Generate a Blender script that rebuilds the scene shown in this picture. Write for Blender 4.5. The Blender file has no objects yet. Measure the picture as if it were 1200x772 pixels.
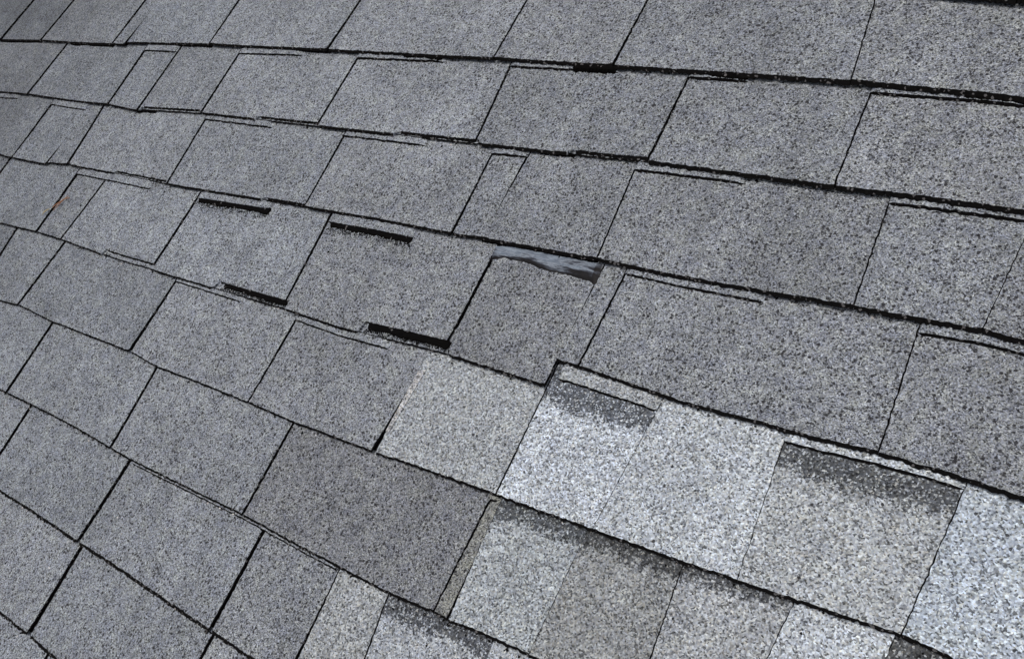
import bpy, math, random
from mathutils import Matrix, Vector, noise

# ---------------------------------------------------------------- camera, sky, sun, exposure
PITCH = math.radians(30.0)                       # roof pitch
ROOF = Matrix.Translation((0, 0, 4.0)) @ Matrix.Rotation(PITCH, 4, 'X')   # roof plane -> world (x along course, y up slope)
scene = bpy.context.scene
cam_d = bpy.data.cameras.new('camera')
cam = bpy.data.objects.new('camera', cam_d)
scene.collection.objects.link(cam)
cam_d.sensor_fit = 'HORIZONTAL'
cam_d.sensor_width = 36.0
cam_d.lens = 36.0 * 1057.25 / 1200.0
cam_d.clip_start = 0.02
cam_d.clip_end = 500.0
CR = Matrix(((0.80227475, -0.20094997, 0.56211595, -0.40057622),
             (0.39439048, 0.88529018, -0.24640909, -0.80184177),
             (-0.44811983, 0.41938097, 0.78949871, 0.85871470),
             (0, 0, 0, 1)))
cam.matrix_world = ROOF @ CR
scene.camera = cam

SUN_EL, SUN_AZ = math.radians(66), math.radians(165)   # azimuth from +Y (up slope) towards +X
world = bpy.data.worlds.new('World')
scene.world = world
world.use_nodes = True
wn = world.node_tree.nodes
sky = wn.new('ShaderNodeTexSky')
sky.sky_type = 'NISHITA'
sky.sun_disc = False
sky.sun_elevation = SUN_EL
sky.sun_rotation = SUN_AZ
sky.air_density = 1.0
sky.dust_density = 8.0
sky.ozone_density = 0.6
wn['Background'].inputs['Strength'].default_value = 0.12
world.node_tree.links.new(sky.outputs[0], wn['Background'].inputs['Color'])
sun_d = bpy.data.lights.new('sun', 'SUN')
sun_d.energy = 1.5
sun_d.angle = math.radians(25)
sun_d.color = (1.0, 0.975, 0.945)
sun = bpy.data.objects.new('sun', sun_d)
scene.collection.objects.link(sun)
sd = Vector((math.sin(SUN_AZ) * math.cos(SUN_EL), math.cos(SUN_AZ) * math.cos(SUN_EL), math.sin(SUN_EL)))
sun.rotation_euler = sd.to_track_quat('Z', 'Y').to_euler()
scene.view_settings.view_transform = 'Standard'
scene.view_settings.look = 'None'
scene.view_settings.gamma = 1.0
scene.view_settings.use_curve_mapping = False
scene.view_settings.exposure = -0.2

# ---------------------------------------------------------------- survey of the roof, metres in the roof plane
# COURSE: lower edge of each course (along, up slope, height of the step); JOINT: line between two tabs
# (top, bottom, width at top and bottom in mm, kind of the tab to its right)
COURSE = {
 0: [(-0.6617, -0.0292, 0.0097), (-0.5948, -0.0374, 0.0099), (-0.5736, -0.0398, 0.01)],
 1: [(-2.7189, -0.1451, 0.0064), (-2.5229, -0.1425, 0.0066), (-2.3762, -0.1443, 0.0067), (-2.1858, -0.1444, 0.0068), (-2.1789, -0.1399, 0.0069), (-2.066, -0.1377, 0.007), (-1.9061, -0.1361, 0.0071), (-1.7413, -0.1369, 0.0073), (-1.585, -0.1381, 0.0075), (-1.423, -0.1392, 0.0077), (-1.3373, -0.1409, 0.0078), (-1.2326, -0.1415, 0.008), (-1.1, -0.1448, 0.0082), (-1.0297, -0.1458, 0.0084), (-0.9332, -0.148, 0.0086), (-0.8463, -0.15, 0.0088), (-0.7203, -0.1535, 0.0091), (-0.6041, -0.1599, 0.0094), (-0.5453, -0.1645, 0.0096)],
 2: [(-2.5635, -0.2858, 0.0062), (-2.432, -0.284, 0.0063), (-2.2579, -0.2873, 0.0064), (-2.1181, -0.2875, 0.0065), (-2.0103, -0.2932, 0.0066), (-2.0021, -0.2897, 0.0066), (-1.8214, -0.2839, 0.0068), (-1.6614, -0.2841, 0.007), (-1.5142, -0.2846, 0.0072), (-1.3407, -0.2842, 0.0074), (-1.1933, -0.285, 0.0076), (-1.0346, -0.2845, 0.0079), (-0.9268, -0.2845, 0.0081), (-0.8584, -0.2856, 0.0083), (-0.6988, -0.2899, 0.0086), (-0.6017, -0.2908, 0.0089), (-0.5161, -0.2933, 0.0092)],
 3: [(-2.3992, -0.4343, 0.006), (-2.3604, -0.4364, 0.006), (-2.2015, -0.4367, 0.0061), (-2.1934, -0.4318, 0.0061), (-2.1297, -0.4283, 0.0062), (-1.9605, -0.4289, 0.0063), (-1.8029, -0.4304, 0.0064), (-1.5427, -0.4264, 0.0067), (-1.452, -0.4257, 0.0068), (-1.2912, -0.4233, 0.007), (-1.1599, -0.4254, 0.0072), (-1.119, -0.4232, 0.0073), (-0.9397, -0.4233, 0.0076), (-0.8268, -0.426, 0.0078), (-0.7334, -0.4251, 0.008), (-0.6375, -0.4237, 0.0082), (-0.519, -0.4237, 0.0086), (-0.4856, -0.4275, 0.0086)],
 4: [(-2.2417, -0.5768, 0.0057), (-2.0958, -0.5744, 0.0058), (-2.0058, -0.5759, 0.0059), (-1.8291, -0.5832, 0.006), (-1.6633, -0.5847, 0.0061), (-1.5286, -0.5862, 0.0062), (-1.3728, -0.5871, 0.0063), (-1.2719, -0.5902, 0.0064), (-1.1782, -0.5878, 0.0066), (-1.0922, -0.5855, 0.0067), (-1.0112, -0.587, 0.0068), (-0.9363, -0.5885, 0.0069), (-0.9355, -0.5558, 0.007), (-0.9031, -0.5571, 0.0071), (-0.8364, -0.5611, 0.0072), (-0.7734, -0.5656, 0.0073), (-0.6948, -0.5649, 0.0074), (-0.6229, -0.5651, 0.0076), (-0.5729, -0.5633, 0.0077), (-0.5152, -0.5648, 0.0079), (-0.4537, -0.5682, 0.008)],
 5: [(-2.0859, -0.7178, 0.0054), (-2.0127, -0.7129, 0.0055), (-1.9005, -0.719, 0.0055), (-1.6578, -0.7195, 0.0057), (-1.5901, -0.7263, 0.0057), (-1.4882, -0.7258, 0.0057), (-1.3652, -0.7272, 0.0058), (-1.2757, -0.7295, 0.0059), (-1.1843, -0.7284, 0.006), (-1.1246, -0.7279, 0.0061), (-1.0294, -0.7252, 0.0062), (-0.9388, -0.7234, 0.0063), (-0.8737, -0.7227, 0.0064), (-0.8144, -0.7216, 0.0065), (-0.7144, -0.7195, 0.0067), (-0.6564, -0.7177, 0.0068), (-0.5827, -0.7148, 0.0069), (-0.5117, -0.712, 0.0071), (-0.4701, -0.7153, 0.0072)],
 6: [(-1.9336, -0.8556, 0.0051), (-1.8276, -0.8553, 0.0051), (-1.7265, -0.8557, 0.0052), (-1.6185, -0.8588, 0.0052), (-1.5404, -0.8627, 0.0052), (-1.3989, -0.8623, 0.0053), (-1.2792, -0.8615, 0.0054), (-1.1883, -0.8644, 0.0054), (-1.1016, -0.8657, 0.0055), (-1.0224, -0.8669, 0.0056), (-0.9521, -0.8632, 0.0056), (-0.9314, -0.8637, 0.0057), (-0.8844, -0.8607, 0.0057), (-0.8285, -0.8593, 0.0058)],
 7: [(-1.7842, -0.9907, 0.0047), (-1.6784, -0.9908, 0.0047), (-1.5469, -0.9931, 0.0047), (-1.4362, -0.9942, 0.0048), (-1.3266, -0.9973, 0.0048), (-1.2392, -0.9983, 0.0048), (-1.155, -1.0006, 0.0049)],
 8: [(-1.6333, -1.1272, 0.0042), (-1.5474, -1.1279, 0.0042), (-1.4955, -1.1295, 0.0042)],
}
JOINT = {
 1: [(-2.6949, -0.0255, -2.7067, -0.1373, 10.2, 10.1, 'o'),
     (-2.5121, -0.0265, -2.5246, -0.1389, 8.1, 8.1, 'o'),
     (-2.2255, -0.028, -2.2304, -0.1403, 7.9, 7.8, 'o'),
     (-2.1759, -0.0283, -2.1827, -0.1357, -3.1, 5.4, 'o'),
     (-1.9119, -0.0297, -1.9096, -0.1333, 5.7, 5.6, 'o'),
     (-1.5843, -0.0315, -1.5867, -0.1355, 4.5, 4.5, 'o'),
     (-1.2336, -0.0333, -1.2345, -0.1377, 3.1, 3.1, 'o'),
     (-1.0314, -0.0344, -1.0334, -0.137, 2.6, 2.8, 'o'),
     (-0.7307, -0.036, -0.7214, -0.15, 1.4, 1.5, 'o')],
 2: [(-2.4221, -0.1514, -2.4342, -0.2819, 7.6, 7.6, 'o'),
     (-2.1175, -0.1529, -2.1159, -0.2833, 6.4, 6.3, 'o'),
     (-2.0068, -0.1546, -2.0108, -0.2894, 5.4, 6.4, 'o'),
     (-1.8213, -0.1482, -1.8199, -0.2794, 5.3, 5.2, 'o'),
     (-1.5178, -0.1487, -1.5172, -0.28, 4.2, 4.1, 'o'),
     (-1.2066, -0.1502, -1.1961, -0.2796, 3.3, 3.2, 'o'),
     (-0.9245, -0.1522, -0.9262, -0.2801, 2.8, 3.1, 'o'),
     (-0.6984, -0.1626, -0.6979, -0.287, 1.5, 1.4, 'o')],
 3: [(-2.331, -0.299, -2.3364, -0.4253, 7.8, 7.0, 'o'),
     (-2.1884, -0.3155, -2.1981, -0.4303, -7.4, 5.0, 'o'),
     (-2.1414, -0.2954, -2.1289, -0.4243, 6.3, 6.2, 'o'),
     (-1.81, -0.2921, -1.801, -0.4267, 5.1, 5.0, 'o'),
     (-1.457, -0.293, -1.4512, -0.424, 3.9, 3.8, 'o'),
     (-1.1655, -0.2954, -1.1612, -0.423, 2.8, 3.0, 'o'),
     (-1.1072, -0.2911, -1.1116, -0.4239, 3.5, -0.9, 'o'),
     (-0.9435, -0.2958, -0.9378, -0.4194, 2.0, 1.8, 'o'),
     (-0.6403, -0.2994, -0.6383, -0.421, 1.2, 1.1, 'o'),
     (-0.5068, -0.2957, -0.5201, -0.4204, 0.5, 0.7, 'o')],
 4: [(-2.3583, -0.4383, -2.3634, -0.5837, 7.7, 7.6, 'o'),
     (-2.0923, -0.4414, -2.0961, -0.5726, 8.2, 7.0, 'o'),
     (-1.9915, -0.4365, -2.0073, -0.5743, 4.6, 4.6, 'o'),
     (-1.7132, -0.4423, -1.716, -0.5708, 5.3, 5.8, 'o'),
     (-1.3995, -0.4401, -1.3916, -0.5731, 4.2, 4.8, 'o'),
     (-1.0885, -0.439, -1.0901, -0.5636, 4.1, 4.0, 'o'),
     (-0.9304, -0.4309, -0.9359, -0.5719, 1.4, 0.7, 'o'),
     (-0.8992, -0.4309, -0.9039, -0.5552, 2.3, 2.5, 'o'),
     (-0.5754, -0.4375, -0.5741, -0.5619, 1.0, 0.9, 'o')],
 5: [(-2.18, -0.5805, -2.17, -0.7226, 7.4, 7.2, 'o'),
     (-2.0035, -0.5827, -2.0157, -0.7101, 6.6, 6.5, 'o'),
     (-1.6529, -0.5889, -1.6589, -0.7182, 4.7, 5.0, 'o'),
     (-1.3624, -0.5971, -1.3655, -0.7253, 3.8, 4.3, 'o'),
     (-1.1189, -0.6088, -1.1246, -0.7279, -1.9, 6.2, 'n1'),
     (-0.9371, -0.5896, -0.9388, -0.7224, 1.1, 1.4, 'n2'),
     (-0.7978, -0.5772, -0.8144, -0.7216, 0.2, 0.6, 'n3'),
     (-0.6614, -0.5756, -0.6579, -0.7158, 0.5, 0.3, 'n4'),
     (-0.4991, -0.5735, -0.513, -0.7125, 0.7, 0.8, 'n2b')],
 6: [(-1.9024, -0.7228, -1.9034, -0.8508, 6.5, 6.3, 'o'),
     (-1.5891, -0.7275, -1.5846, -0.8557, 4.8, 5.0, 'o'),
     (-1.2764, -0.7309, -1.2779, -0.8587, 3.7, 3.9, 'od'),
     (-0.9475, -0.7369, -0.953, -0.8617, 2.5, 2.0, 's'),
     (-0.9342, -0.728, -0.9328, -0.8633, -2.5, 2.6, 'n5'),
     (-0.8227, -0.7216, -0.8285, -0.8593, 0.2, 0.4, 'n6'),
     (-0.7144, -0.7195, -0.7111, -0.8206, 0.6, 0.9, 'n7'),
     (-0.605, -0.7154, -0.6141, -0.797, 0.5, 0.5, 'n3'),
     (-0.5182, -0.7138, -0.5255, -0.7951, 0.4, 0.4, 'n8')],
 7: [(-1.8307, -0.8577, -1.8322, -0.9473, 6.5, 6.4, 'o'),
     (-1.5393, -0.8664, -1.5461, -0.9916, 6.5, 6.4, 'o'),
     (-1.2381, -0.8717, -1.2386, -0.9948, 5.0, 4.9, 'o'),
     (-1.1006, -0.8674, -1.0986, -0.9771, 0.9, 4.1, 'n1'),
     (-1.0214, -0.8685, -1.0131, -0.9415, 1.1, 1.4, 'n9')],
 8: [(-1.5423, -1.0012, -1.545, -1.1257, 6.7, 6.6, 'o'),
     (-1.2367, -1.0048, -1.2371, -1.1056, 4.5, 4.4, 'o')],
 9: [(-1.4955, -1.1295, -1.4956, -1.2095, 4.7, 4.7, 'o')],
}
SHORT = [
 (2, -2.0041, -1.8255, 0.0053),
 (2, -1.6652, -1.5174, 0.0051),
 (2, -1.3435, -1.1956, 0.0046),
 (2, -1.0365, -0.9285, 0.0043),
 (3, -1.965, -1.8068, 0.0049),
 (3, -1.5453, -1.4544, 0.0037),
 (4, -1.8632, -1.714, 0.0099),
 (4, -1.549, -1.3903, 0.0125),
 (4, -1.2343, -1.0881, 0.0163),
]
TONGUE = [
 (1, -2.1162, -2.0079, 0.0155, 0.0159, 'o'),
 (1, -1.8196, -1.6505, 0.014, 0.0106, 'o'),
 (1, -1.5178, -1.3301, 0.0101, 0.007, 'o'),
 (1, -1.2048, -1.0274, 0.0088, 0.0054, 'o'),
 (1, -0.9236, -0.8441, 0.0064, 0.0062, 'o'),
 (1, -0.6986, -0.5368, 0.0091, 0.0041, 'o'),
 (2, -2.5675, -2.4758, 0.013, 0.0106, 'o'),
 (2, -2.3301, -2.194, 0.0142, 0.0156, 'o'),
 (2, -1.809, -1.6254, 0.0094, 0.0104, 'o'),
 (2, -1.4556, -1.2874, 0.0098, 0.0105, 'o'),
 (2, -1.1655, -1.1059, 0.0106, 0.009, 'o'),
 (2, -0.9438, -0.7996, 0.0107, 0.0088, 'o'),
 (2, -0.6401, -0.5039, 0.0095, 0.0074, 'o'),
 (3, -2.0905, -1.8474, 0.0147, 0.0143, 'o'),
 (3, -1.7093, -1.5296, 0.0152, 0.0128, 'o'),
 (3, -1.3952, -1.2295, 0.0161, 0.0162, 'o'),
 (3, -0.8983, -0.7298, 0.009, 0.0106, 'o'),
 (3, -0.574, -0.4737, 0.0131, 0.0098, 'o'),
 (4, -1.6513, -1.4866, 0.006, 0.0069, 'o'),
 (4, -1.3631, -1.1808, 0.0089, 0.0109, 'o'),
 (4, -0.9267, -0.7985, 0.0202, 0.0172, 'n1'),
 (4, -0.6613, -0.499, 0.0108, 0.0082, 'n3'),
 (5, -0.9503, -0.935, 0.0079, 0.0052, 's'),
 (6, -1.5322, -1.1013, 0.0044, 0.0051, 'o'),
 (7, -1.5346, -1.2367, 0.0033, 0.0033, 'o'),
]
TAR = [
 (1, -2.7189, -2.5266, 0.0, 0.0095),
 (1, -2.4046, -2.233, 0.0, 0.0098),
 (1, -2.066, -1.9087, 0.0, 0.0079),
 (1, -1.7413, -1.585, 0.0, 0.0071),
 (1, -1.4183, -1.3365, 0.0016, 0.0127),
 (1, -1.0988, -1.0298, 0.0028, 0.0138),
 (1, -0.8952, -0.8458, 0.0013, 0.0113),
 (1, -0.6038, -0.5375, 0.0011, 0.0105),
 (2, -2.0176, -1.9599, 0.0018, 0.0058),
 (2, -1.0922, -1.0346, 0.0, 0.0063),
 (3, -1.119, -0.9397, 0.0, 0.0085),
 (3, -1.7058, -1.5276, 0.0161, 0.016),
 (3, -1.3891, -1.228, 0.0194, 0.0141),
 (4, -1.5355, -1.3896, -0.0087, 0.01),
 (4, -1.2281, -1.0883, -0.0114, 0.012),
 (4, -0.9356, -0.8926, 0.0, 0.0078),
]
BAND = {
 (5, 'n2'): [(-0.9415, -0.608), (-0.8695, -0.6103), (-0.7995, -0.6084)],
 (5, 'n4'): [(-0.6628, -0.6049), (-0.5773, -0.6063), (-0.5044, -0.6016)],
 (6, 'n5'): [(-0.9383, -0.7505), (-0.8857, -0.7443), (-0.8213, -0.7436)],
 (6, 'n6'): [(-0.8245, -0.741), (-0.7721, -0.7405), (-0.7157, -0.74)],
 (6, 'n7'): [(-0.7104, -0.7371), (-0.6652, -0.7336), (-0.6078, -0.7286)],
 (6, 'n8'): [(-0.5225, -0.7453), (-0.4582, -0.7371), (-0.4164, -0.7325)],
 (7, 'n9'): [(-1.0166, -0.8944), (-0.928, -0.8875), (-0.8775, -0.885)],
}
MASTIC_UP = [(-1.0927, -0.4334), (-1.0635, -0.429), (-1.011, -0.429), (-0.9609, -0.4295), (-0.9331, -0.4303)]
MASTIC_LOW = [(-1.0883, -0.4503), (-1.07, -0.4432), (-1.036, -0.4445), (-1.0011, -0.4501), (-0.97, -0.4501), (-0.9437, -0.4521), (-0.9283, -0.4548)]
SLIVER = [(-1.1179, -0.6157), (-1.1072, -0.6118), (-1.1112, -0.6551), (-1.1158, -0.7014), (-1.1207, -0.7005), (-1.1193, -0.6585)]
NEEDLES = [[(-2.0584, -0.4949), (-2.0685, -0.5001), (-2.0773, -0.5098), (-2.0869, -0.5188), (-2.0917, -0.5232)], [(-2.0678, -0.4916), (-2.0714, -0.5034), (-2.0761, -0.5172), (-2.0841, -0.5277)], [(-2.0982, -0.5261), (-2.1032, -0.5334), (-2.1083, -0.5408)]]

rng = random.Random(7)
EXPO = 0.143
U0, U1 = -4.2, 0.95
K0, K1 = -3, 12

def lerp(a, b, t): return a + (b - a) * t
def interp(pts, u, j):
    if u <= pts[0][0]: return pts[0][j]
    for a, b in zip(pts, pts[1:]):
        if u <= b[0]:
            return lerp(a[j], b[j], (u - a[0]) / max(1e-9, b[0] - a[0]))
    return pts[-1][j]
def nz(x, y, s=0.0): return noise.noise(Vector((x, y, s)))
def edge_v(k, u):
    if k in COURSE:
        c = COURSE[k]
        v = interp(c, u, 1)
        if k == 0 and u < c[0][0]:
            v = lerp(c[0][1], 0.0, min(1, (c[0][0] - u) / 0.25))
    else:
        v = -k * EXPO + (0.016 if k > 8 else -0.02 if k < 0 else 0.0)
    return v + 0.0004 * nz(u * 30, k * 7.3)
def edge_h(k, u):
    if k in COURSE: return interp(COURSE[k], u, 2)
    return 0.0085 if k < 1 else 0.0045

# height of the top face of course k at (u, v)
def tab_z(k, u, v):
    eb, et = edge_v(k, u), edge_v(k - 1, u)
    hb, ht = edge_h(k, u), edge_h(k - 1, u)
    t = (v - eb) / max(0.02, et - eb)
    return lerp(hb / 2, -ht / 2 - 0.0006, t)

# ---------------------------------------------------------------- materials
def srgb(r, g, b):
    f = lambda c: ((c / 255 + 0.055) / 1.055) ** 2.4 if c > 10 else c / 255 / 12.92
    return (f(r), f(g), f(b))

roof = bpy.data.objects.new('shingle_roof', None)
scene.collection.objects.link(roof)
roof.matrix_world = ROOF
roof.empty_display_size = 0.3
roof['label'] = 'weathered grey asphalt shingle roof with a patch of paler replacement shingles'
roof['category'] = 'roof'

class NT:
    def __init__(s, name):
        s.m = bpy.data.materials.new(name); s.m.use_nodes = True
        s.t = s.m.node_tree; s.n = s.t.nodes; s.b = s.n['Principled BSDF']
    def new(s, kind, **kw):
        n = s.n.new(kind)
        for k, v in kw.items():
            if k in n.bl_rna.properties: setattr(n, k, v)
            else: n.inputs[k].default_value = v
        return n
    def link(s, a, b): s.t.links.new(a, b)
    def val(s, x, sock):
        if isinstance(x, (int, float)): sock.default_value = x
        else: s.link(x, sock)
    def math(s, op, a, b=0.0, clamp=False):
        n = s.n.new('ShaderNodeMath'); n.operation = op; n.use_clamp = clamp
        s.val(a, n.inputs[0]); s.val(b, n.inputs[1]); return n.outputs[0]
    def mix(s, f, a, b, blend='MIX'):
        n = s.n.new('ShaderNodeMix'); n.data_type = 'RGBA'; n.blend_type = blend
        s.val(f, n.inputs['Factor'])
        for x, k in ((a, 6), (b, 7)):
            if isinstance(x, tuple): n.inputs[k].default_value = (*x[:3], 1)
            else: s.link(x, n.inputs[k])
        return n.outputs[2]
    def ramp(s, f, stops, interp='LINEAR'):
        n = s.n.new('ShaderNodeValToRGB'); n.color_ramp.interpolation = interp
        e = n.color_ramp.elements
        while len(e) < len(stops): e.new(0.5)
        for el, (p, c) in zip(e, stops):
            el.position = p; el.color = (*(c if isinstance(c, tuple) else (c, c, c)), 1)
        s.link(f, n.inputs[0]); return n.outputs[0]

def roof_coord(T):
    tc = T.new('ShaderNodeTexCoord'); tc.object = roof
    return tc.outputs['Object']

def granules(name, cell, stops, tints, spots, patch, bump, mott):
    """mineral granules: cells of mixed stone colour on the sheet's own colour"""
    T = NT(name); P = roof_coord(T)
    oi = T.new('ShaderNodeObjectInfo')
    # jitter the coordinates so that the grains are not a clean cell pattern
    wob = T.new('ShaderNodeTexNoise', Scale=480.0, Detail=1.0); T.link(P, wob.inputs['Vector'])
    add = T.new('ShaderNodeVectorMath', operation='MULTIPLY_ADD')
    T.link(wob.outputs['Color'], add.inputs[0]); add.inputs[1].default_value = (0.0016,) * 3; T.link(P, add.inputs[2])
    v1 = T.new('ShaderNodeTexVoronoi', voronoi_dimensions='2D', Scale=1 / cell); T.link(add.outputs[0], v1.inputs['Vector'])
    sep = T.new('ShaderNodeSeparateColor'); T.link(v1.outputs['Color'], sep.inputs[0])
    grain = T.ramp(sep.outputs[0], stops)
    tint = T.ramp(sep.outputs[1], tints)
    v2 = T.new('ShaderNodeTexVoronoi', voronoi_dimensions='2D', Scale=0.56 / cell); T.link(add.outputs[0], v2.inputs['Vector'])
    sep2 = T.new('ShaderNodeSeparateColor'); T.link(v2.outputs['Color'], sep2.inputs[0])
    coarse = T.ramp(sep2.outputs[0], [(0, 0.66), (0.3, 0.92), (0.7, 1.06), (1, 1.26)])
    col = T.mix(1.0, oi.outputs['Color'], grain, 'MULTIPLY')
    col = T.mix(1.0, col, tint, 'MULTIPLY')
    col = T.mix(1.0, col, coarse, 'MULTIPLY')
    # clusters where granules have worn off and the asphalt shows
    n1 = T.new('ShaderNodeTexNoise', Scale=22.0, Detail=3.0, Roughness=0.6); T.link(P, n1.inputs['Vector'])
    loss = T.math('MULTIPLY', T.math('GREATER_THAN', T.math('ADD', sep2.outputs[1], T.math('MULTIPLY', n1.outputs[0], 0.35)), spots), 0.82)
    col = T.mix(loss, col, (0.018, 0.018, 0.021))
    # single pits left by lost granules
    v3 = T.new('ShaderNodeTexVoronoi', voronoi_dimensions='2D', Scale=190.0); T.link(add.outputs[0], v3.inputs['Vector'])
    sep3 = T.new('ShaderNodeSeparateColor'); T.link(v3.outputs['Color'], sep3.inputs[0])
    pit = T.math('MULTIPLY', T.math('GREATER_THAN', T.math('ADD', sep3.outputs[0], T.math('MULTIPLY', n1.outputs[0], 0.5)), spots - 0.11),
                 T.math('LESS_THAN', v3.outputs['Distance'], T.math('ADD', T.math('MULTIPLY', sep3.outputs[1], 0.2), 0.16)))
    col = T.mix(T.math('MULTIPLY', pit, 0.88), col, (0.016, 0.016, 0.019))
    # fading and dust in patches
    n2 = T.new('ShaderNodeTexNoise', Scale=9.0, Detail=4.0, Roughness=0.55); T.link(P, n2.inputs['Vector'])
    n3 = T.new('ShaderNodeTexNoise', Scale=55.0, Detail=2.0, Roughness=0.6); T.link(P, n3.inputs['Vector'])
    col = T.mix(1.0, col, T.ramp(n2.outputs[0], [(0.25, 1 - patch), (0.75, 1 + patch)]), 'MULTIPLY')
    col = T.mix(1.0, col, T.ramp(n3.outputs[0], [(0.3, (1 - mott, 1 - mott * 0.93, 1 - mott * 0.6)), (0.5, (1, 1, 1)), (0.7, (1 + mott * 0.85, 1 + mott * 0.87, 1 + mott * 0.45))]), 'MULTIPLY')
    # faint wash marks running down the slope
    mp = T.new('ShaderNodeMapping'); mp.inputs['Scale'].default_value = (26, 3.5, 1); T.link(P, mp.inputs[0])
    n4 = T.new('ShaderNodeTexNoise', Scale=1.0, Detail=4.0, Roughness=0.6); T.link(mp.outputs[0], n4.inputs['Vector'])
    col = T.mix(1.0, col, T.ramp(n4.outputs[0], [(0.3, 0.9), (0.7, 1.09)]), 'MULTIPLY')
    # dark algae blotches at the far end of the roof
    sx = T.new('ShaderNodeSeparateXYZ'); T.link(P, sx.inputs[0])
    n5 = T.new('ShaderNodeTexNoise', Scale=7.0, Detail=4.0, Roughness=0.6); T.link(P, n5.inputs['Vector'])
    far = T.math('ADD', T.math('MULTIPLY', T.math('SUBTRACT', -2.1, sx.outputs[0]), 0.9), T.math('MULTIPLY', T.math('SUBTRACT', n5.outputs[0], 0.5), 1.6), True)
    col = T.mix(T.math('MULTIPLY', far, 0.5), col, (0.035, 0.037, 0.043))
    # the darker shade band printed on some replacement sheets
    at = T.new('ShaderNodeAttribute', attribute_name='band')
    rag = T.new('ShaderNodeTexNoise', Scale=48.0, Detail=5.0, Roughness=0.75); T.link(P, rag.inputs['Vector'])
    bf = T.math('ADD', at.outputs['Fac'], T.math('MULTIPLY', T.math('SUBTRACT', rag.outputs[0], 0.5), 0.036))
    bf = T.math('ADD', bf, T.math('MULTIPLY', T.math('SUBTRACT', sep2.outputs[2], 0.5), 0.012))
    bf = T.math('MULTIPLY', bf, 260.0, True)
    keep = T.math('LESS_THAN', T.math('ADD', sep.outputs[2], T.math('MULTIPLY', rag.outputs[0], 0.5)), 1.03)
    bf = T.math('MULTIPLY', bf, T.math('ADD', T.math('MULTIPLY', keep, 0.7), 0.3))
    col = T.mix(bf, col, T.mix(1.0, col, (0.225, 0.228, 0.238), 'MULTIPLY'))
    T.link(col, T.b.inputs['Base Color'])
    T.b.inputs['Roughness'].default_value = 0.88
    T.b.inputs['Specular IOR Level'].default_value = 0.25
    h = T.math('SUBTRACT', sep.outputs[2], T.math('MULTIPLY', v1.outputs['Distance'], 1.2))
    bp = T.new('ShaderNodeBump', Strength=bump, Distance=0.0012)
    T.link(h, bp.inputs['Height']); T.link(bp.outputs[0], T.b.inputs['Normal'])
    return T.m

OLD = granules('weathered_granules', 0.0011,
    [(0, 0.08), (0.15, 0.42), (0.34, 0.86), (0.6, 1.07), (0.85, 1.42), (1, 1.95)],
    [(0, (0.93, 0.96, 1.08)), (0.5, (1, 1, 1)), (1, (1.04, 1.03, 0.96))], 1.13, 0.15, 0.55, 0.15)
NEW = granules('fresh_granules', 0.00155,
    [(0, 0.15), (0.15, 0.46), (0.36, 0.85), (0.6, 1.04), (0.82, 1.31), (1, 1.65)],
    [(0, (0.94, 0.97, 1.05)), (0.6, (1, 1, 1)), (0.85, (1.03, 1.01, 0.96)), (1, (1.07, 1.0, 0.90))], 1.36, 0.06, 0.55, 0.07)

def bitumen(name, base, rough, grain):
    T = NT(name); P = roof_coord(T)
    v = T.new('ShaderNodeTexVoronoi', Scale=420.0); T.link(P, v.inputs['Vector'])
    sep = T.new('ShaderNodeSeparateColor'); T.link(v.outputs['Color'], sep.inputs[0])
    f = T.math('MULTIPLY', T.math('GREATER_THAN', sep.outputs[0], 1 - grain), 1.0)
    T.link(T.mix(f, (base, base, base * 1.05), (0.11, 0.11, 0.115)), T.b.inputs['Base Color'])
    T.b.inputs['Roughness'].default_value = rough
    T.b.inputs['Specular IOR Level'].default_value = 0.04
    n = T.new('ShaderNodeTexNoise', Scale=350.0, Detail=3.0); T.link(P, n.inputs['Vector'])
    bp = T.new('ShaderNodeBump', Strength=0.5, Distance=0.001); T.link(n.outputs[0], bp.inputs['Height'])
    T.link(bp.outputs[0], T.b.inputs['Normal'])
    return T.m
EDGE = bitumen('asphalt_edge', 0.006, 0.95, 0.06)
CORE = bitumen('asphalt_core', 0.004, 0.98, 0.0)
TARM = bitumen('roofing_tar', 0.003, 0.95, 0.012)

def mastic_mat():
    T = NT('sealant'); P = roof_coord(T)
    n = T.new('ShaderNodeTexNoise', Scale=60.0, Detail=5.0, Roughness=0.65); 
    mp = T.new('ShaderNodeMapping'); mp.inputs['Scale'].default_value = (0.35, 2.2, 1)
    T.link(P, mp.inputs[0]); T.link(mp.outputs[0], n.inputs['Vector'])
    at = T.new('ShaderNodeAttribute', attribute_name='band')
    f = T.math('ADD', T.math('MULTIPLY_ADD', n.outputs[0], 1.15), at.outputs['Fac'])
    f.node.inputs[0].links[0].from_node.inputs[2].default_value = -0.1
    col = T.ramp(f, [(0.30, (0.19, 0.235, 0.29)), (0.40, (0.09, 0.115, 0.155)), (0.45, (0.20, 0.24, 0.29)), (0.53, (0.05, 0.06, 0.08)), (0.635, (0.006, 0.006, 0.008)), (0.74, (0.004, 0.004, 0.005)), (0.80, (0.004, 0.004, 0.005))])
    T.link(col, T.b.inputs['Base Color'])
    T.b.inputs['Roughness'].default_value = 0.6
    T.b.inputs['Specular IOR Level'].default_value = 0.2
    bp = T.new('ShaderNodeBump', Strength=0.6, Distance=0.002); T.link(n.outputs[0], bp.inputs['Height'])
    T.link(bp.outputs[0], T.b.inputs['Normal'])
    return T.m
MASTIC = mastic_mat()

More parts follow.
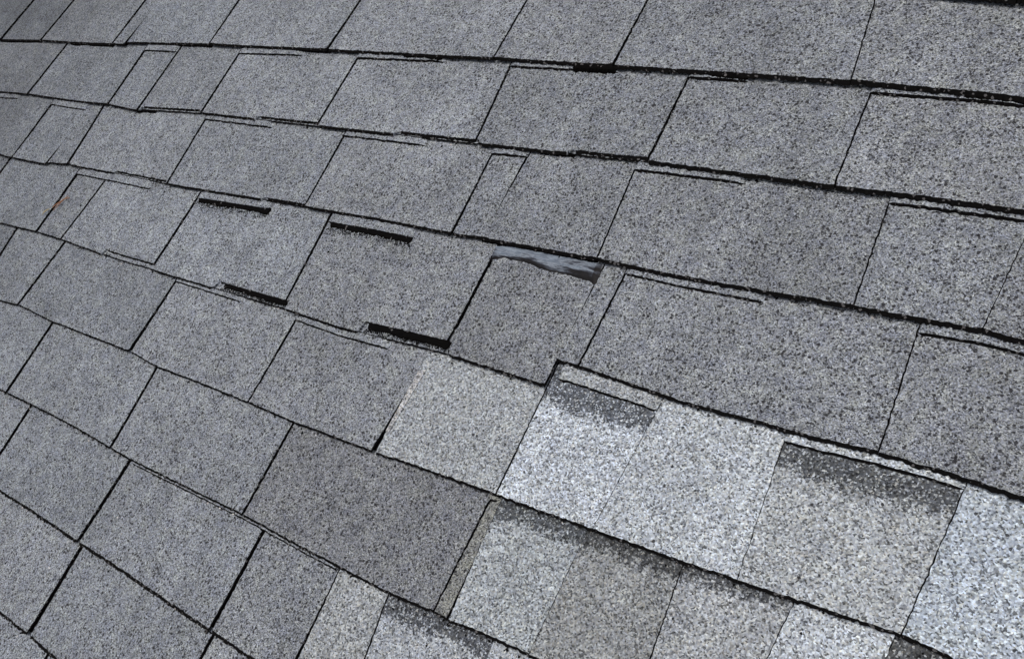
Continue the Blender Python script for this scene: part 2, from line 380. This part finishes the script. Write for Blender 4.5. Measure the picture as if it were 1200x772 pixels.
def plain(name, col, rough=0.8):
    T = NT(name); P = roof_coord(T)
    n = T.new('ShaderNodeTexNoise', Scale=300.0, Detail=2.0); T.link(P, n.inputs['Vector'])
    T.link(T.mix(n.outputs[0], tuple(c * 0.7 for c in col), tuple(c * 1.25 for c in col)), T.b.inputs['Base Color'])
    T.b.inputs['Roughness'].default_value = rough
    return T.m
TWIG = plain('dry_needle', (0.22, 0.105, 0.055))
STRAW = plain('dry_straw', (0.34, 0.29, 0.16))
PLY = plain('roof_board', (0.16, 0.12, 0.08))

# ---------------------------------------------------------------- mesh helpers
def link_mesh(name, verts, faces, mats, fmat=None, parent=None, origin=None, color=None, band=None, smooth=False):
    ox, oy, oz = origin if origin else (0, 0, 0)
    me = bpy.data.meshes.new(name)
    me.from_pydata([(x - ox, y - oy, z - oz) for x, y, z in verts], [], faces)
    for m in mats: me.materials.append(m)
    if fmat: me.polygons.foreach_set('material_index', fmat)
    if smooth: me.polygons.foreach_set('use_smooth', [True] * len(faces))
    if band:
        a = me.attributes.new('band', 'FLOAT', 'POINT'); a.data.foreach_set('value', band)
    me.update()
    o = bpy.data.objects.new(name, me)
    scene.collection.objects.link(o)
    if parent is not None:
        o.parent = parent
        base = parent.get('_o', (0, 0, 0)) if parent is not roof else (0, 0, 0)
        o.location = (ox - base[0], oy - base[1], oz - base[2])
    if color: o.color = (*color, 1)
    return o

def sheet(fn_top, fn_bot, nu, nv, rim=lambda a, nu: 1):
    """grid sheet with a rim: fn(i, j) -> top point; returns verts, faces, material index (0 top, 1 rim)"""
    V, F, M = [], [], []
    for j in range(nv + 1):
        for i in range(nu + 1): V.append(fn_top(i, j))
    idx = lambda i, j: j * (nu + 1) + i
    for j in range(nv):
        for i in range(nu):
            F.append((idx(i, j), idx(i + 1, j), idx(i + 1, j + 1), idx(i, j + 1))); M.append(0)
    ring = [idx(i, 0) for i in range(nu + 1)] + [idx(nu, j) for j in range(1, nv + 1)] + \
           [idx(i, nv) for i in range(nu - 1, -1, -1)] + [idx(0, j) for j in range(nv - 1, 0, -1)]
    b0 = len(V)
    for r in ring:
        V.append(fn_bot(V[r], r % (nu + 1), r // (nu + 1)))
    n = len(ring)
    for a in range(n):
        b = (a + 1) % n
        F.append((ring[a], b0 + a, b0 + b, ring[b])); M.append(rim(a, nu))
    F.append(tuple(b0 + a for a in range(n - 1, -1, -1))); M.append(1)
    return V, F, M

# ---------------------------------------------------------------- styles of shingle: colour of the granules, material, label
K = 0.83
STYLE = {
    'o':  ((0.223, 0.251, 0.283), OLD, None),
    'od': ((0.188, 0.207, 0.230), OLD, 'darker charcoal grey weathered shingle beside the pale replacements'),
    's':  ((0.192, 0.206, 0.203), OLD, 'narrow weathered sliver of shingle beside a pale replacement'),
    'n1': ((0.289, 0.323, 0.350), NEW, 'speckled pale grey replacement shingle'),
    'n2': ((0.437, 0.498, 0.564), NEW, 'very pale bluish replacement shingle with a dark upper band'),
    'n2b': ((0.366, 0.429, 0.494), NEW, 'very pale bluish replacement shingle'),
    'n3': ((0.389, 0.442, 0.492), NEW, 'pale silver grey replacement shingle'),
    'n4': ((0.326, 0.365, 0.395), NEW, 'speckled grey replacement shingle with a dark upper band'),
    'n5': ((0.307, 0.349, 0.381), NEW, 'pale speckled replacement shingle with a dark upper edge'),
    'n6': ((0.234, 0.259, 0.275), NEW, 'mid grey speckled replacement shingle'),
    'n7': ((0.311, 0.347, 0.379), NEW, 'tan flecked pale replacement shingle with a dark upper edge'),
    'n8': ((0.273, 0.301, 0.320), NEW, 'replacement shingle with a dark upper band'),
    'n9': ((0.336, 0.376, 0.418), NEW, 'pale replacement shingle with a dark upper band'),
}

# ---------------------------------------------------------------- roof boards under everything
deck_v = []
V = [(-6.0, -3.2, -0.045), (2.6, -3.2, -0.045), (2.6, 1.6, -0.045), (-6.0, 1.6, -0.045),
     (-6.0, -3.2, -0.025), (2.6, -3.2, -0.025), (2.6, 1.6, -0.025), (-6.0, 1.6, -0.025)]
F = [(3, 2, 1, 0), (4, 5, 6, 7), (0, 1, 5, 4), (1, 2, 6, 5), (2, 3, 7, 6), (3, 0, 4, 7)]
link_mesh('roof_deck', V, F, [PLY], None, roof)

# ---------------------------------------------------------------- joints of every course, with the roof carried on beyond the view
def all_joints(k):
    js = list(JOINT.get(k, []))
    if not js:
        u = U0 + rng.uniform(0.0, 0.3)
        vt, vb = edge_v(k - 1, u), edge_v(k, u)
        js = [(u, vt, u, vb, 4.0, 4.0, 'o')]
    last_new = js[-1][6] if js[-1][6].startswith('n') else 'o'
    u = js[0][0]
    while u > U0 + 0.25:
        u -= rng.uniform(0.28, 0.33)
        js.insert(0, (u, edge_v(k - 1, u), u, edge_v(k, u), 5.0, 5.0, 'o'))
    u = js[-1][0]
    seq = ['n3', 'n1', 'n2b', 'n4', 'n1']
    q = 0
    while u < U1 - 0.25:
        u += rng.uniform(0.16, 0.3) if last_new != 'o' else rng.uniform(0.28, 0.33)
        st = 'o'
        if last_new != 'o' and u < 0.35:
            st = seq[q % 5]; q += 1
        js.append((u, edge_v(k - 1, u), u, edge_v(k, u), 1.6, 1.6, st))
    return js

def joint_u(j, v, side):
    t = (v - j[3]) / min(-0.02, j[3] - j[1]) * -1.0      # 0 at the bottom, 1 at the top
    tc = max(0.0, min(1.0, t))
    tt = max(-0.3, min(1.35, t))
    w = lerp(j[5], j[4], tc) / 1000.0
    w = max(0.00012, 1.12 * w)
    jag = 0.0009 * nz(v * 150, j[2] * 31) + 0.0006 * nz(v * 330, j[2] * 17, 3)
    return lerp(j[2], j[0], tt) + jag + side * w / 2

def short_off(k, u):
    d = 0.0
    for (kk, a, b, dd) in SHORT:
        if kk == k and a - 0.004 < u < b + 0.003:
            d = max(d, dd * min(1.0, max(0.0, (u - a + 0.004) / 0.004)))
    return d

def ramping(k, u):
    return any(kk == k and a - 0.008 < u < a + 0.003 for (kk, a, b, dd) in SHORT)

def thick(k, u): return 0.5 * edge_h(k, u)

def in_view(u, v):
    return -2.95 < u < -0.28 and -1.36 < v < 0.12

shingles = {}
for k in range(K0, K1 + 1):
    js = all_joints(k)
    for n in range(len(js) - 1):
        L, R = js[n], js[n + 1]
        um, vm = (L[2] + R[2]) / 2, edge_v(k, (L[2] + R[2]) / 2)
        vis = in_view(um, vm + 0.07) or in_view(L[2], vm + 0.07) or in_view(R[2], vm + 0.07)
        fine = 0.003 if vis else 0.045
        width = abs(R[2] - L[2])
        nu = max(3, int(width / fine)); nv = max(3, int(0.178 / (0.0036 if vis else 0.06)))
        st = L[6]
        base, mat, label = STYLE[st]
        lift = rng.uniform(0, 0.0007)
        curl = rng.uniform(0.0, 0.0022)
        seed = rng.uniform(0, 100)
        rough = 0.0015 if vis else 0.0
        bandline = BAND.get((k, st)) if (k, st) in BAND else None
        bandv = []
        def top(i, j, L=L, R=R, k=k, nu=nu, nv=nv):
            s, t = i / nu, j / nv
            u_guess = lerp(L[2], R[2], s)
            uc = min(max(u_guess, L[2] + 0.0012), R[2] - 0.0012)
            vb = edge_v(k, uc) + short_off(k, uc)
            vt = edge_v(k - 1, uc) + 0.034
            v = lerp(vb, vt, t)
            uL, uR = joint_u(L, v, 1), joint_u(R, v, -1)
            u = lerp(uL, uR, s)
            if j == 0: v += 0.5 * rough * nz(u * 130, seed) + 0.8 * rough * nz(u * 520, seed + 3)
            if i == 0: u += 0.6 * rough * abs(nz(v * 190, seed + 9)) + 0.3 * rough * nz(v * 430, seed)
            if i == nu: u -= 0.6 * rough * abs(nz(v * 190, seed + 15)) + 0.3 * rough * nz(v * 430, seed + 1)
            z = tab_z(k, uc, v) + lift * (1 - t) + 0.0005 * nz(u * 9, v * 9, 2.0) + curl * (1 - t) ** 3 * (2 * abs(s - 0.5)) ** 4
            if (i in (0, nu)) or j == 0: z -= 0.00025 * (1 + nz(u * 300, v * 300, seed))
            if bandline: bandv.append(v - interp(bandline, u, 1) if u < bandline[-1][0] + 0.004 else -0.05)
            return (u, v, z)
        th = thick(k, um)
        def bot(p, i, j, k=k, nu=nu, th=th, L=L, R=R, seed=seed):
            u, v, z = p
            if j == 0:
                g = 0.0 if ramping(k, u) else (0.42 * edge_h(k, u) if k < 6 else 0.0030 if k == 6 else 0.0042)
                v -= g * (1 + 0.22 * nz(u * 210, seed + 21) + 0.6 * nz(u * 620, seed + 33))
            if i == 0 and L[5] > 0.5: u -= 0.0006
            if i == nu and R[5] > 0.5: u += 0.0006
            return (u, v, z - th)
        ul, ur = L[2], R[2]
        V, F, M = sheet(top, bot, nu, nv, lambda a, nu, k=k, ul=ul, ur=ur: 0 if a < nu and ramping(k, lerp(ul, ur, (a + 0.5) / nu)) else 1)
        if bandline: bandv += [-1.0] * (len(V) - len(bandv))
        else: bandv = [-1.0] * len(V)
        f = 1 + rng.uniform(-0.07, 0.07)
        if st == 'o': f *= 1 - 0.2 * max(0, min(1, (-1.8 - um) / 0.8))
        tint = rng.uniform(-0.006, 0.006) + (0.014 * max(0, min(1, (um + 1.6) / 0.6)) if st == 'o' else 0)
        if st == 'o': f *= 1 - 0.06 * max(0, min(1, (um + 1.6) / 0.6))
        col = (base[0] * f * (1 + tint), base[1] * f, base[2] * f * (1 - tint))
        org = (um, vm + 0.07, 0.0)
        o = link_mesh('shingle', V, F, [mat, EDGE], M, roof, org, col, bandv)
        o['_o'] = org
        if label: o['label'] = label
        shingles.setdefault(k, []).append((L[2], R[2], o))

def owner(k, u):
    best = min(shingles[k], key=lambda q: 0 if q[0] <= u <= q[1] else min(abs(u - q[0]), abs(u - q[1])))
    return best[2]

# ---------------------------------------------------------------- asphalt backing of each course, seen in the joints and under the lower edges
for k in range(K0, K1 + 1):
    nu, nv = 260, 6
    def top(i, j, k=k):
        u = lerp(U0 + 0.02, U1 - 0.02, i / nu)
        vb = max(edge_v(k, u + d) for d in (-0.006, -0.003, 0, 0.003, 0.006)) + 0.0016
        v = lerp(vb, edge_v(k - 1, u) + 0.03, j / nv)
        return (u, v, tab_z(k, u, v) - thick(k, u) - 0.0016)
    def bot(p, i, j, k=k):
        return (p[0], p[1], p[2] - max(0.0006, 0.5 * edge_h(k, p[0]) - 0.0019))
    V, F, M = sheet(top, bot, nu, nv)
    link_mesh('backing_sheet', V, F, [CORE], None, roof, (-1.6, -k * EXPO + 0.07, 0))

# ---------------------------------------------------------------- strips of the under layer left showing below shortened tabs
def strip_obj(name, k, u0, u1, low, up, ztop, zthk, style, parent, color=None):
    nu = max(8, int((u1 - u0) / 0.004)); nv = 3
    base, mat, _ = STYLE[style]
    s0 = rng.uniform(0, 50)
    def top(i, j):
        u = lerp(u0, u1, i / nu)
        a = low(u) + (0.0011 * nz(u * 180, s0) + 0.0006 * nz(u * 430, s0 + 2) if j == 0 else 0)
        v = lerp(a, up(u), j / nv)
        return (u, v, ztop(u, v))
    def bot(p, i, j):
        g = 0.0020 * (1 + 0.6 * nz(p[0] * 230, s0 + 7) + 0.4 * nz(p[0] * 520, s0)) if j == 0 and u0 + 0.004 < p[0] < u1 - 0.002 else 0
        return (p[0], p[1] - g, p[2] - zthk(p[0]))
    V, F, M = sheet(top, bot, nu, nv, lambda a, nu: 1 if a < nu else 0)
    org = ((u0 + u1) / 2, low((u0 + u1) / 2), 0)
    return link_mesh(name, V, F, [mat, EDGE], M, parent, org, base if color is None else color, [-1.0] * len(V))

for (k, a, b, d) in SHORT:
    strip_obj('under_layer', k, a - 0.01, b + 0.0015,
              lambda u: edge_v(k, u) + 0.0012, lambda u: edge_v(k, u) + d + 0.018,
              lambda u, v: tab_z(k, u, v) - thick(k, u) - 0.0001, lambda u: 0.0014, 'o', owner(k, (a + b) / 2))

for (k, a, b, d0, d1, st) in TONGUE:
    own = owner(k, (a + b) / 2)
    e = lambda u: lerp(d0, d1, (u - a) / (b - a))
    fade = lambda u: min(1.0, 0.12 + (b - u) / 0.02) * min(1.0, 0.3 + (u - a) / 0.006)
    strip_obj('under_layer', k, a, b,
              lambda u: edge_v(k, u) - e(u), lambda u: edge_v(k, u) + 0.0012,
              lambda u, v: tab_z(k + 1, u, v) + 0.0007 + (0.45 * edge_h(k, u) - 0.0007) * fade(u), lambda u: 0.0004 + (0.45 * edge_h(k, u) - 0.0007) * fade(u), st, own)

# ---------------------------------------------------------------- lumps of black roofing tar along some edges
def tar_bead(k, a, b, d, t):
    nu = max(14, int((b - a) / 0.0016)); nc = 7
    sd = rng.uniform(0, 90)
    V, F = [], []
    line = d < 0.004 and d > -0.004
    for i in range(nu + 1):
        s = i / nu; u = lerp(a, b, s)
        env = min(1.0, (s * (b - a) + 0.001) / 0.005, ((1 - s) * (b - a) + 0.001) / 0.004) ** 0.5
        env *= 0.82 + 0.35 * nz(u * 28, sd)
        c = edge_v(k, u) - d
        hw = t / 2 * env * (1 + 0.16 * nz(u * 230, sd + 4))
        if d < -0.003:
            hw *= 1.1
            zb = tab_z(k, u, c) - thick(k, u); hh = thick(k, u) * 1.05
        elif line:
            zb = -edge_h(k, u) / 2 - 0.0004; hh = edge_h(k, u) * 0.95
        else:
            zb = tab_z(k + 1, u, c); hh = 0.003
        for q in range(nc):
            an = math.pi * q / (nc - 1)
            wv = 1 + 0.18 * nz(u * 210, q * 3.1 + sd, 5) + (0.6 if q < 2 else 0.2) * nz(u * 640, q * 2.3 + sd, 9)
            V.append((u, c - math.cos(an) * hw * wv, zb + math.sin(an) * hh * (0.85 + 0.3 * nz(u * 120, q * 1.7, sd)) * min(1, env * 1.1) - (0.0006 if q in (0, nc - 1) else 0)))
    for i in range(nu):
        for q in range(nc - 1):
            x = i * nc + q
            F.append((x, x + nc, x + nc + 1, x + 1))
        F.append((i * nc + nc - 1, (i + 1) * nc + nc - 1, (i + 1) * nc, i * nc))
    F.append(tuple(range(nc))); F.append(tuple(nu * nc + q for q in range(nc - 1, -1, -1)))
    if not line:
        for _ in range(int(420 * t / 0.012)):
            u = rng.uniform(a - 0.004, b + 0.003); q = abs(rng.gauss(0, 0.8 if d > 0 else 0.5))
            v = edge_v(k, u) - d - t * (0.42 + 0.5 * q) if rng.random() < 0.72 else edge_v(k, u) - d + rng.gauss(0, t * 0.5)
            r = rng.uniform(0.0004, 0.0012) * (1.2 - 0.4 * min(1, q))
            z = (tab_z(k + 1, u, v) if d > 0 else tab_z(k, u, v) - thick(k, u)) + 0.0004
            if d < 0 and v > edge_v(k, u) + short_off(k, u): z += thick(k, u)
            o = len(V)
            for w in range(5):
                an = w * 1.2566 + rng.uniform(-.4, .4); V.append((u + math.cos(an) * r * rng.uniform(.4, .8), v + math.sin(an) * r * rng.uniform(1.0, 2.0), z))
            V.append((u, v, z + 0.0006))
            for w in range(5): F.append((o + w, o + (w + 1) % 5, o + 5))
    um = (a + b) / 2
    link_mesh('tar_bead', V, F, [TARM], None, owner(k, um), (um, edge_v(k, um) - d, 0), None, None, False)
for q in TAR: tar_bead(*q)

# ---------------------------------------------------------------- smear of grey sealant under the lifted course
def mastic():
    k = 4; nu, nv = 70, 10
    V, F, B = [], [], []
    for i in range(nu + 1):
        s = i / nu
        ua = lerp(MASTIC_UP[0][0], MASTIC_UP[-1][0], s); ub = lerp(MASTIC_LOW[0][0], MASTIC_LOW[-1][0], s)
        va = interp(MASTIC_UP, ua, 1) + 0.004
        vb = interp(MASTIC_LOW, ub, 1) + 0.0022 * nz(ub * 90, 3) + 0.001 * nz(ub * 260, 8)
        for j in range(nv + 1):
            t = j / nv
            u, v = lerp(ub, ua, t), lerp(vb, va, t)
            rim = min(1.0, t * 5, (1 - t) * 5 + 0.4, s * 25, (1 - s) * 25)
            V.append((u, v, tab_z(k, u, v) - 0.0003 + (0.0022 + 0.0012 * nz(u * 60, v * 150)) * rim))
            B.append(lerp(0.24, -0.09, min(1, t * 2.0)) + 0.17 * max(0, s - 0.35) + (0.12 if s > 0.95 else 0) + 0.12 * max(0, 0.1 - s) * 10)
    for i in range(nu):
        for j in range(nv):
            x = i * (nv + 1) + j
            F.append((x, x + nv + 1, x + nv + 2, x + 1))
    um = (MASTIC_UP[0][0] + MASTIC_UP[-1][0]) / 2
    o = link_mesh('sealant_smear', V, F, [MASTIC], None, owner(4, um), (um, MASTIC_UP[2][1], 0), None, B, True)
    o['label'] = 'smeared blue grey sealant with black tar specks'
mastic()

# pale sliver of the replacement sheet lying over its neighbour's edge
def sliver():
    n = len(SLIVER)
    top = [(u, v, tab_z(5, u, v) + 0.0022) for u, v in SLIVER]
    V = top + [(x, y, z - 0.0018) for x, y, z in top]
    F = [tuple(range(n - 1, -1, -1)), tuple(range(n, 2 * n))] + [(i, (i + 1) % n, n + (i + 1) % n, n + i) for i in range(n)]
    link_mesh('torn_edge', V, F, [NEW], None, owner(5, -1.05), (SLIVER[0][0], SLIVER[0][1], 0), (0.36, 0.38, 0.40), [-1.0] * len(V))
sliver()

# ---------------------------------------------------------------- loose grit caught along the lower edges
def grit(name, mat, count, color):
    V, F = [], []
    for _ in range(count):
        k = rng.choice((2, 3, 4, 5, 6, 6, 6, 7, 7, 7, 8)); u = rng.uniform(-2.6, -0.4)
        v = edge_v(k, u) - abs(rng.gauss(0, 0.004)) - 0.001
        if rng.random() < 0.15: v -= rng.uniform(0, 0.11)
        r = rng.uniform(0.0007, 0.0020) * (1.4 if rng.random() < 0.06 else 1)
        z = tab_z(k + 1, u, v) + r * 0.5
        o = len(V)
        for d in ((1, 0, 0), (-1, 0, 0), (0, 1, 0), (0, -1, 0), (0, 0, 1), (0, 0, -1)):
            q = rng.uniform(0.6, 1.2) * r
            V.append((u + d[0] * q + rng.uniform(-.3, .3) * r, v + d[1] * q + rng.uniform(-.3, .3) * r, z + d[2] * q * 0.8))
        for a, b, c in ((0, 2, 4), (2, 1, 4), (1, 3, 4), (3, 0, 4), (2, 0, 5), (1, 2, 5), (3, 1, 5), (0, 3, 5)):
            F.append((o + a, o + b, o + c))
    g = link_mesh(name, V, F, [mat], None, roof, (-1.5, -0.6, 0), color, [-1.0] * len(V))
    g['kind'] = 'stuff'
grit('loose_grit', EDGE, 1500, None)
grit('pale_grit', NEW, 350, (0.45, 0.45, 0.45))

# ---------------------------------------------------------------- dry needles lying over a joint of the roof
def needle(path, mat, r, parent, org):
    V, F = [], []; m = 6; n = len(path)
    pts = []
    for a in range((n - 1) * 4 + 1):
        i = min(n - 2, a // 4); t = a / 4 - i
        pts.append((lerp(path[i][0], path[i + 1][0], t), lerp(path[i][1], path[i + 1][1], t)))
    N = len(pts)
    for i, (u, v) in enumerate(pts):
        rr = r * (0.35 + 0.65 * math.sin(math.pi * (0.12 + 0.8 * i / (N - 1))))
        p, q = pts[max(0, i - 1)], pts[min(N - 1, i + 1)]
        dx, dy = q[0] - p[0], q[1] - p[1]; l = math.hypot(dx, dy) or 1; dx, dy = dx / l, dy / l
        z = tab_z(4, u, v) + r + 0.0018 + 0.002 * math.sin(math.pi * i / (N - 1))
        for a in range(m):
            an = 2 * math.pi * a / m
            V.append((u - dy * math.cos(an) * rr, v + dx * math.cos(an) * rr, z + math.sin(an) * rr))
    for i in range(N - 1):
        for a in range(m):
            b = (a + 1) % m
            F.append((i * m + a, i * m + b, (i + 1) * m + b, (i + 1) * m + a))
    F.append(tuple(range(m - 1, -1, -1))); F.append(tuple((N - 1) * m + a for a in range(m)))
    return link_mesh('twig' if r > 0.001 and mat is TWIG else 'needle', V, F, [mat], None, parent, org, None, None, True)
c = NEEDLES[0][2]
tw = bpy.data.objects.new('pine_needles', None)
scene.collection.objects.link(tw)
org = (c[0], c[1], tab_z(4, c[0], c[1]) + 0.001)
tw.matrix_world = ROOF @ Matrix.Translation(org)
tw['_o'] = org
tw['label'] = 'small tuft of dry brown pine needles lying across a shingle joint'
tw['category'] = 'pine needles'
for path, mat, r in zip(NEEDLES, (TWIG, TWIG, STRAW), (0.0012, 0.0008, 0.0012)):
    needle(path, mat, r, tw, org)
for o in scene.objects:
    if '_o' in o: del o['_o']
